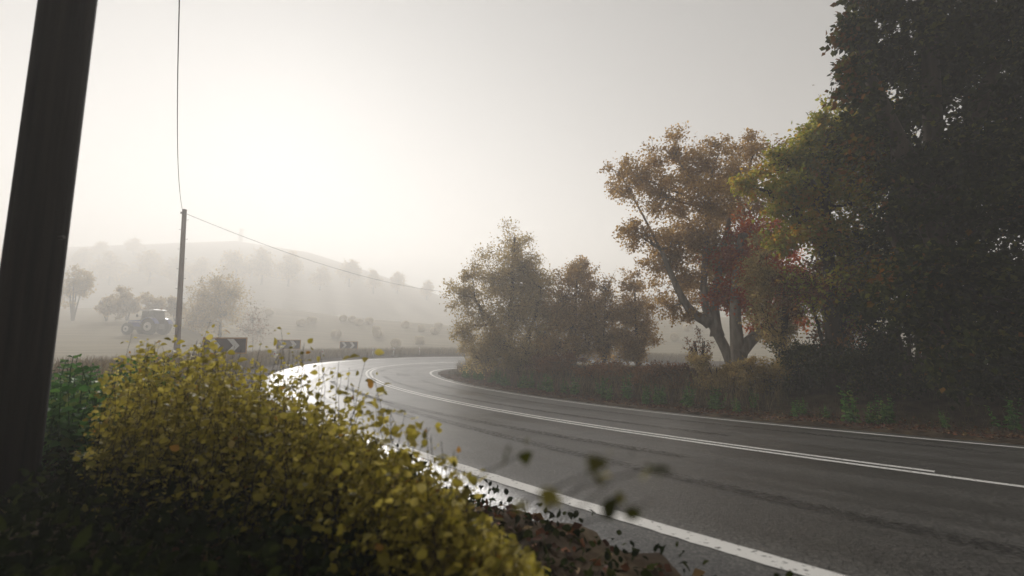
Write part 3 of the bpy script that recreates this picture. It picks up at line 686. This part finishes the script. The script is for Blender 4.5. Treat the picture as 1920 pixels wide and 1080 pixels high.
arm_end = ptop + np.array([.35, -.16, -.25])
cable('black cable running overhead from the thick black pole to the slim pole', arm_end, ft + np.array([0, -.15, -.12]), .9, sway=-.2)
cable('thin cable sloping from the slim pole across to the thicket', ft + np.array([0.05, -.15, -.2]), hbase + np.array([0, -.1, 8.8]), 2.6)

# ------------------------------------------------------------------ chevron boards, marker posts
def chevron_board(px, py_mid, Z, label, W=1.62, H=.68, rot=0.0):
    c = unproj(px, py_mid, Z); g = gz(c[0], Z)
    t = thing('chevron_sign', label, 'road sign', (c[0], Z, g), rot, 'chevron boards round the bend')
    zc = c[2] - g
    mb = MB(); mb.box((0, 0, zc), (W, .025, H)); link('backing_board', mb.mesh('backing_board'), M['ochre_board'], t)
    mb = MB(); mb.box((0, -.018, zc), (W - .1, .012, H - .1)); link('panel', mb.mesh('panel'), M['sign_panel'], t)
    hh = (H - .12) / 2; w = .24; d = hh * .82
    for cx in (-.40, .30):
        poly = [(cx - d / 2 - w / 2, zc + hh), (cx - d / 2 + w / 2, zc + hh), (cx + d / 2 + w / 2, zc), (cx - d / 2 + w / 2, zc - hh), (cx - d / 2 - w / 2, zc - hh), (cx + d / 2 - w / 2, zc)]
        mb = MB(); mb.extrude(poly, -.033, -.0245); link('chevron', mb.mesh('chevron'), M['white_paint'], t)
    for cx in (-W * .32, W * .32):
        mb = MB(); mb.tube([(cx, .05, -.25), (cx, .05, zc + H / 2 - .04)], .035, 8); p = link('post', mb.mesh('post', True), M['galvanised'], t)
        mb = MB(); mb.box((cx, .05, zc - .15), (.11, .085, .04)); link('clamp', mb.mesh('clamp'), M['galvanised'], p)
    return t
chevron_board(422, 648, 19.0, 'black and white chevron board half hidden by the yellow bush', rot=math.radians(18))
chevron_board(541, 646, 32.0, 'black and white chevron board standing clear between the other two boards', rot=math.radians(8))
chevron_board(654, 647.5, 40.0, 'chevron board at the far side of the bend, last of the three', rot=math.radians(-2))
mp_ = None
for i, (px, py) in enumerate([(515, 682), (606, 674), (700, 671), (741, 670), (786, 670)]):
    s_guess = None
    best = min(np.arange(14, 48, .25), key=lambda s: abs((lambda q: 960 + F_PX * q[0] / (q[1] * ca + (q[2] - CAM_Z) * sa))(road_pt(s, 5.3)) - px) + (0 if s > 18 else 30))
    q = road_pt(best, 5.3); zg = gz(q[0], q[1])
    if mp_ is None:
        t = thing('marker_post', 'short white marker post on the outer verge of the bend', 'marker post', (q[0], q[1], zg), 0, 'white marker posts round the bend')
        mb = MB(); mb.extrude([(-.055, -.2), (.055, -.2), (.055, .66), (-.02, .72), (-.055, .72)], -.03, .03); link('post', mb.mesh('post'), M['white_paint'], t)
        mb = MB(); mb.box((0, -.034, .52), (.07, .008, .11)); link('reflector', mb.mesh('reflector'), M['reflector'], t); mp_ = t
    else: dup(mp_, (q[0], q[1], zg))

# ------------------------------------------------------------------ tractor
def disc(mb, c, r, w, n=28, r2=None, prof=None):
    c = np.array(c, float); prof = prof or [(-w / 2, r * .9), (-w * .35, r), (w * .35, r), (w / 2, r * .9)]
    mb.tube([c + [0, a, 0] for a, _ in prof], [q for _, q in prof], n)
def make_tractor(loc, rot):
    t = thing('tractor', 'blue farm tractor with pale cab roof parked in the stubble field', 'tractor', loc, rot)
    mb = MB(); mb.extrude([(-2.15, .85), (-2.2, 1.25), (-2.0, 1.5), (-.35, 1.62), (-.35, .85)], -.38, .38); hood = link('bonnet', mb.mesh('bonnet'), M['blue_paint'], t)
    mb = MB(); mb.box((-2.2, 0, 1.08), (.06, .56, .36)); link('grille', mb.mesh('grille'), M['black_paint'], hood)
    for s in (-1, 1):
        mb = MB(); mb.box((-2.19, s * .27, 1.33), (.08, .16, .1)); link('headlight', mb.mesh('headlight'), M['white_paint'], hood)
        mb = MB(); mb.box((-1.25, s * .395, 1.36), (1.5, .014, .07)); link('trim_stripe', mb.mesh('trim_stripe'), M['white_paint'], hood)
    mb = MB(); mb.box((-.7, 0, .72), (2.9, .46, .42)); mb.box((1.0, 0, .85), (1.2, .7, .6)); link('chassis', mb.mesh('chassis'), M['grey_metal'], t)
    mb = MB(); mb.extrude([(-.35, .95), (-.33, 1.7), (-.1, 2.55), (1.05, 2.55), (1.3, 1.6), (1.2, .95)], -.68, .68); cab = link('cab', mb.mesh('cab'), M['dark_glass'], t)
    for s in (-1, 1):
        for a, b_ in (((-.36, 1.0), (-.12, 2.56)), ((1.28, 1.55), (1.06, 2.56)), ((.45, 1.0), (.48, 2.56))):
            mb = MB(); mb.tube([(a[0], s * .70, a[1]), (b_[0], s * .69, b_[1])], .045, 6); link('pillar', mb.mesh('pillar'), M['grey_metal'], cab)
    mb = MB(); mb.extrude([(-.42, 2.56), (-.36, 2.70), (1.05, 2.74), (1.32, 2.66), (1.36, 2.56)], -.78, .78); roof = link('roof', mb.mesh('roof'), M['white_paint'], t)
    mb = MB(); mb.tube([(1.0, .45, 2.72), (1.0, .45, 2.95)], [.06, .05], 10); link('beacon', mb.mesh('beacon'), M['amber'], roof)
    for s in (-1, 1):
        mb = MB(); A = np.linspace(math.radians(20), math.radians(165), 12); po = [(.95 + .97 * math.cos(a), .86 + .97 * math.sin(a)) for a in A]; pi_ = [(.95 + .90 * math.cos(a), .86 + .90 * math.sin(a)) for a in A][::-1]
        mb.extrude(po + pi_, s * .62, s * 1.12); link('fender', mb.mesh('fender'), M['blue_paint'], t)
        mb = MB(); po = [(.95 + .985 * math.cos(a), .86 + .985 * math.sin(a)) for a in A[3:]]; pi_ = [(.95 + .972 * math.cos(a), .86 + .972 * math.sin(a)) for a in A[3:]][::-1]
        mb.extrude(po + pi_, s * 1.04, s * 1.13); link('fender_trim', mb.mesh('fender_trim'), M['white_paint'], t)
        for (x, r, w) in ((.95, .86, .5), (-1.62, .60, .38)):
            mb = MB(); disc(mb, (x, s * .88, r), r, w)
            for k in range(18):
                a = 2 * math.pi * k / 18; rt = [[math.cos(a), 0, -math.sin(a)], [0, 1, 0], [math.sin(a), 0, math.cos(a)]]
                mb.box((x + (r + .01) * math.sin(a), s * .88, r + (r + .01) * math.cos(a)), (.06, w * .9, .05), rt)
            wh = link('wheel', mb.mesh('tyre'), M['rubber'], t)
            mb = MB(); disc(mb, (x, s * (.88 + w * .42), r), r * .55, .12, 20); link('rim', mb.mesh('rim'), M['pale_rim'], wh)
            mb = MB(); disc(mb, (x, s * (.88 + w * .55), r), r * .18, .1, 12); link('hub', mb.mesh('hub'), M['grey_metal'], wh)
    mb = MB(); mb.tube([(-.7, .30, 1.5), (-.7, .30, 2.5), (-.74, .30, 2.62)], .045, 8); link('exhaust', mb.mesh('exhaust'), M['grey_metal'], t)
    for s in (-1, 1):
        mb = MB(); mb.tube([(-.3, s * .7, 1.9), (-.42, s * 1.0, 2.05)], .018, 6); mb.box((-.43, s * 1.05, 2.0), (.05, .2, .3)); link('mirror', mb.mesh('mirror'), M['black_paint'], t)
    return t
tz = 50.0; tp = unproj(277, 630, tz); make_tractor((tp[0], tz, gz(tp[0], tz)), math.radians(-6))

# ------------------------------------------------------------------ straw bales
def bale_mesh(seed):
    rng = np.random.default_rng(seed); mb = MB(); n = 26
    prof = [(-.6, .2), (-.62, .5), (-.58, .62), (-.3, .66), (0, .65), (.3, .66), (.58, .62), (.62, .5), (.6, .2)]
    mb.tube([(0, a, .64) for a, _ in prof], [r for _, r in prof], n); me = mb.mesh('bale', True)
    for v in me.vertices: v.co += Vector(rng.normal(0, .014, 3))
    return me
bms = [bale_mesh(k) for k in range(3)]
rng = np.random.default_rng(9); bfirst = None
for i, (px, py) in enumerate([(564, 612), (584, 607), (505, 587), (643, 596), (660, 602), (692, 600), (672, 610), (630, 634), (705, 625), (708, 634), (742, 651), (786, 646), (790, 622), (815, 627), (822, 618), (760, 610), (1265, 640), (1290, 622)]):
    q = on_ground(px, py, 34, 90); me = bms[i % 3]
    o = link('straw_bale', me, M['straw'], None, (q[0], q[1], gz(q[0], q[1]) - .04), rng.uniform(-1.2, 1.2))
    if q[1] > 86: o.location.y = 85; o.location.x = q[0] * 85 / q[1]; o.location.z = gz(o.location.x, 85) - .04
    tag(o, 'round straw bale lying in the misty stubble field', 'straw bale', 'straw bales in the field')

# ------------------------------------------------------------------ field trees and hill trees
def px_tree(name, label, px, py_base, Zt, lobes, n, leaf, mat, seed, tr=.12, group=None, **k):
    b = stand(px, Zt); c = unproj(px, (py_base + min(l[1] for l in lobes)) / 2, Zt)
    return make_tree(name, label, 'tree', b, [[b, (b + c) / 2 + [.1, 0, 0], c]], [lobe(*l, Zt) for l in lobes], n, leaf, M_ if False else mat, seed, trunk_r=tr, simple=True, group=group, **k)
px_tree('field_tree', 'round pale tree in the field behind the slim pole', 412, 630, 60, [(410, 530, 28, 22), (385, 556, 30, 26), (435, 552, 28, 28), (410, 570, 38, 28), (372, 580, 22, 26), (425, 590, 28, 20), (360, 605, 22, 24), (395, 607, 30, 22)], 9000, .24, 'leaf_olive', 301, .2)
px_tree('bare_bush', 'bare twiggy bush beside the round pale field tree', 474, 640, 50, [(474, 600, 18, 26), (462, 620, 18, 20), (486, 622, 18, 20)], 700, .14, 'leaf_brown', 302, .05, density=26)
for i, (px, Zt, w, top, lb) in enumerate([(132, 66, 34, 502, 'tallest misty field bush, just beside the thick black pole'), (196, 66, 36, 548, 'broad misty field bush beside the tallest bush of the row'), (235, 66, 30, 540, 'round misty field bush in the middle of the row'),
                                         (282, 66, 38, 550, 'broad misty field bush behind the tractor'), (325, 66, 26, 552, 'small misty field bush touching the slim pole'), (70, 66, 40, 530, 'misty field bush directly behind the thick black pole')]):
    shrub_px('field_bush', lb, px, Zt, w * .8, top, 5000, .24, 'leaf_olive', 320 + i, group='bushes along the field edge', cat='bush')
hill = [(440, 505, 32, 36), (490, 500, 26, 34), (540, 505, 26, 32), (655, 512, 20, 26), (700, 528, 26, 22), (600, 522, 34, 22), (745, 530, 20, 20), (150, 490, 24, 26), (205, 505, 34, 30), (280, 500, 36, 32), (330, 510, 30, 26), (375, 510, 34, 26), (185, 470, 26, 18), (250, 462, 20, 16), (800, 545, 26, 18), (25, 470, 30, 20)]
hproto = []
for k in range(3):
    rr = np.random.default_rng(400 + k); b0 = np.zeros(3)
    lbs = [(np.array([0, 0, 4.6]), (1.6, 1.6, 1.5)), (np.array([-1.3, .2, 3.5]), (1.5, 1.4, 1.2)), (np.array([1.3, -.2, 3.6]), (1.4, 1.4, 1.3)), (np.array([0, 0, 2.6]), (2.1, 1.9, 1.1)), (np.array([rr.normal(0, .6), 0, 5.6]), (.9, .9, .9))]
    hproto.append(make_tree('hill_tree', 'faint rounded tree on the misty hillside', 'tree', b0, [[b0, np.array([.1, 0, 1.5]), np.array([0, 0, 4])]], lbs, 2600, .36, 'leaf_olive', 410 + k, trunk_r=.2, simple=True, group='trees on the misty hillside'))
for i, (px, py, w, h) in enumerate(hill):
    q = on_ground(px, py + h, 105, 236); scl = h * 2 * q[1] / F_PX / 6.2
    z = gz(q[0], q[1]) - .1
    if i < 3: o = hproto[i]; o.location = (q[0], q[1], z); o.scale = (scl * w / h * 1.1, scl, scl)
    else: o = dup(hproto[i % 3], (q[0], q[1], z), i * 1.3, scl)
# stone tower on the ridge
q = unproj(452, 440, 238); tb = (q[0], 238, gz(q[0], 238) - .2)
tw = thing('stone_tower', 'faint stone tower on the crest of the misty hill', 'tower', tb)
H_ = 8.6
mb = MB(); mb.tube([(0, 0, -1), (0, 0, .4), (0, 0, .5), (0, 0, H_ - .8)], [1.3, 1.2, 1.05, .95], 12); link('shaft', mb.mesh('shaft'), M['stone'], tw)
mb = MB(); mb.tube([(0, 0, H_ - .85), (0, 0, H_ - .7), (0, 0, H_ - .3)], [.96, 1.15, 1.15], 12); par = link('parapet', mb.mesh('parapet'), M['stone'], tw)
for k in range(8):
    a = k * math.pi / 4; mb = MB(); mb.box((1.0 * math.cos(a), 1.0 * math.sin(a), H_ - .12), (.3, .3, .38)); link('merlon', mb.mesh('merlon'), M['stone'], par)
mb = MB(); mb.box((0, -1.06, 1.2), (.6, .12, 1.4)); link('door', mb.mesh('door'), M['bark'], tw)

# ------------------------------------------------------------------ grasses and leaf litter
def blades(name, P, h, w, mat, rng, label, lean=.35):
    n = len(P); hh = h * rng.uniform(.5, 1.25, n); a = rng.uniform(0, 6.283, n); ww = w * rng.uniform(.6, 1.3, n)
    side = np.stack([np.cos(a), np.sin(a), 0 * a], 1); ln = rng.normal(0, lean, (n, 2)) * hh[:, None]
    mid = P + np.stack([ln[:, 0] * .35, ln[:, 1] * .35, hh * .6], 1); tip = P + np.stack([ln[:, 0], ln[:, 1], hh], 1)
    V = np.stack([P - side * ww[:, None] / 2, P + side * ww[:, None] / 2, mid + side * ww[:, None] * .35, mid - side * ww[:, None] * .35, tip], 1).reshape(-1, 3)
    k = np.arange(n)[:, None] * 5
    F = np.concatenate([k + [[0, 1, 2]], k + [[0, 2, 3]], k + [[3, 2, 4]]])
    o = link(name, mesh_uniform(name, V, F, {'rnd': np.repeat(rng.random(n), 5)}), M[mat]); return tag(o, label, name.replace('_', ' '), None, 'stuff')
rng = np.random.default_rng(21)
def road_scatter(n, s0, s1, o0, o1, pw=1.0):
    s = s0 + (s1 - s0) * rng.random(n) ** pw; o = rng.uniform(o0, o1, n)
    x = np.interp(s, RS, RX) + np.interp(s, RS, RNX) * o; y = np.interp(s, RS, RY) + np.interp(s, RS, RNY) * o
    return np.stack([x, y, ground_height(x, y) - .01], 1)
blades('dry_grass', road_scatter(34000, 12, 62, 5.0, 10.0), .62, .03, 'dry_grass', rng, 'tall dry brown grass on the outer verge of the bend')
n = 16000; yy = rng.uniform(11, 26, n); xx = -yy * rng.uniform(.75, 1.15, n); P = np.stack([xx, yy, ground_height(xx, yy)], 1)
blades('field_grass', P, .5, .02, 'dry_grass', rng, 'pale dry grass at the edge of the field by the thick black pole')
blades('verge_grass', np.concatenate([road_scatter(9000, -3, 14, 4.35, 8.5), road_scatter(9000, -2, 34, -7.0, -4.6)]), .16, .008, 'green_grass', rng, 'short green and brown grass along both road verges')
P = road_scatter(3500, -1.5, 6, 4.0, 5.0); P[:, 2] += rng.random(len(P)) ** 2 * .16 + .01
V, F, r_ = leaf_arrays(P, .042, rng, droop=0, broad=True); tag(link('ground_ivy', mesh_uniform('ground_ivy', V, F, {'rnd': r_ * .8}), M['leaf_dark']), 'low creeping weeds on the outer road verge', 'weeds', None, 'stuff')  # weeds in near-black leaf colour, standing in for deep shade on the verge
n = 9000; yy = rng.uniform(.7, 3.4, n); xx = -yy * rng.uniform(.15, 1.25, n) - .1; P = np.stack([xx, yy, ground_height(xx, yy) + rng.random(n) ** 2 * .22 + .01], 1)
V, F, r_ = leaf_arrays(P, .05, rng, droop=0, broad=True); tag(link('undergrowth', mesh_uniform('undergrowth', V, F, {'rnd': r_ * .7}), M['leaf_dark']), 'dark low undergrowth around the thick black pole and bush', 'undergrowth', None, 'stuff')  # leaf colour darkened so that it carries the shade round bush and pole
blades('tall_grass', np.concatenate([road_scatter(4200, 4, 32, -6.9, -5.1)]), .75, .012, 'dry_grass', rng, 'tall tawny grass growing into the hedge foot beside the trees')
def litter(name, P, size, label):
    n = len(P); P = P + [0, 0, .022]; d = rng.normal(0, 1, (n, 3)); d[:, 2] *= .25
    V, F, r = leaf_arrays(P, size, rng, dirs=d * 3, droop=0)
    o = link(name, mesh_uniform(name, V, F, {'rnd': r}), M['leaf_litter']); return tag(o, label, 'leaf litter', None, 'stuff')
litter('leaf_litter', np.concatenate([road_scatter(9000, -2, 26, -5.4, -4.08, 1.3), road_scatter(5000, -3, 9, 4.0, 5.6)]), .055, 'fallen russet leaves scattered along the road edges')
# pale stones on the near verge
rng = np.random.default_rng(31); st_me = []
for k in range(3):
    bm = bmesh.new(); bmesh.ops.create_icosphere(bm, subdivisions=2, radius=1)
    for v in bm.verts: v.co *= 1 + rng.normal(0, .1); v.co.z *= .55
    me = bpy.data.meshes.new('stone'); bm.to_mesh(me); bm.free(); me.materials.append(M['stone']); st_me.append(me)
for k in range(26):
    s = rng.uniform(-.5, 5); q = road_pt(s, rng.uniform(4.2, 4.9)); o = link('stone', st_me[k % 3], None, None, (q[0], q[1], gz(q[0], q[1]) + .006), rng.uniform(0, 6)); sc1 = rng.uniform(.008, .03); o.scale = (sc1, sc1 * rng.uniform(.7, 1.3), sc1)
    tag(o, 'small pale stone on the dirt beside the outer road edge', 'stone', 'loose stones by the outer road edge')

# ------------------------------------------------------------------ haze (outdoor mist filling the valley)
zmin = float(GZ.min()) - 1.0; ztop = 60.0
mb = MB(); mb.box((0, 135, (zmin + ztop) / 2), (900, 420, ztop - zmin)); hz = mb.mesh('haze')
hm, hn, hl = new_mat('haze'); ho = hn.new('ShaderNodeOutputMaterial'); hv = hn.new('ShaderNodeVolumePrincipled')
hv.inputs['Color'].default_value = (.985, .975, .96, 1); hv.inputs['Density'].default_value = HAZE_DENSITY; hv.inputs['Anisotropy'].default_value = HAZE_ANISO
hl.new(hv.outputs[0], ho.inputs['Volume'])
tag(link('haze', hz, hm), 'pale mist filling the whole valley', 'mist', None, 'stuff')
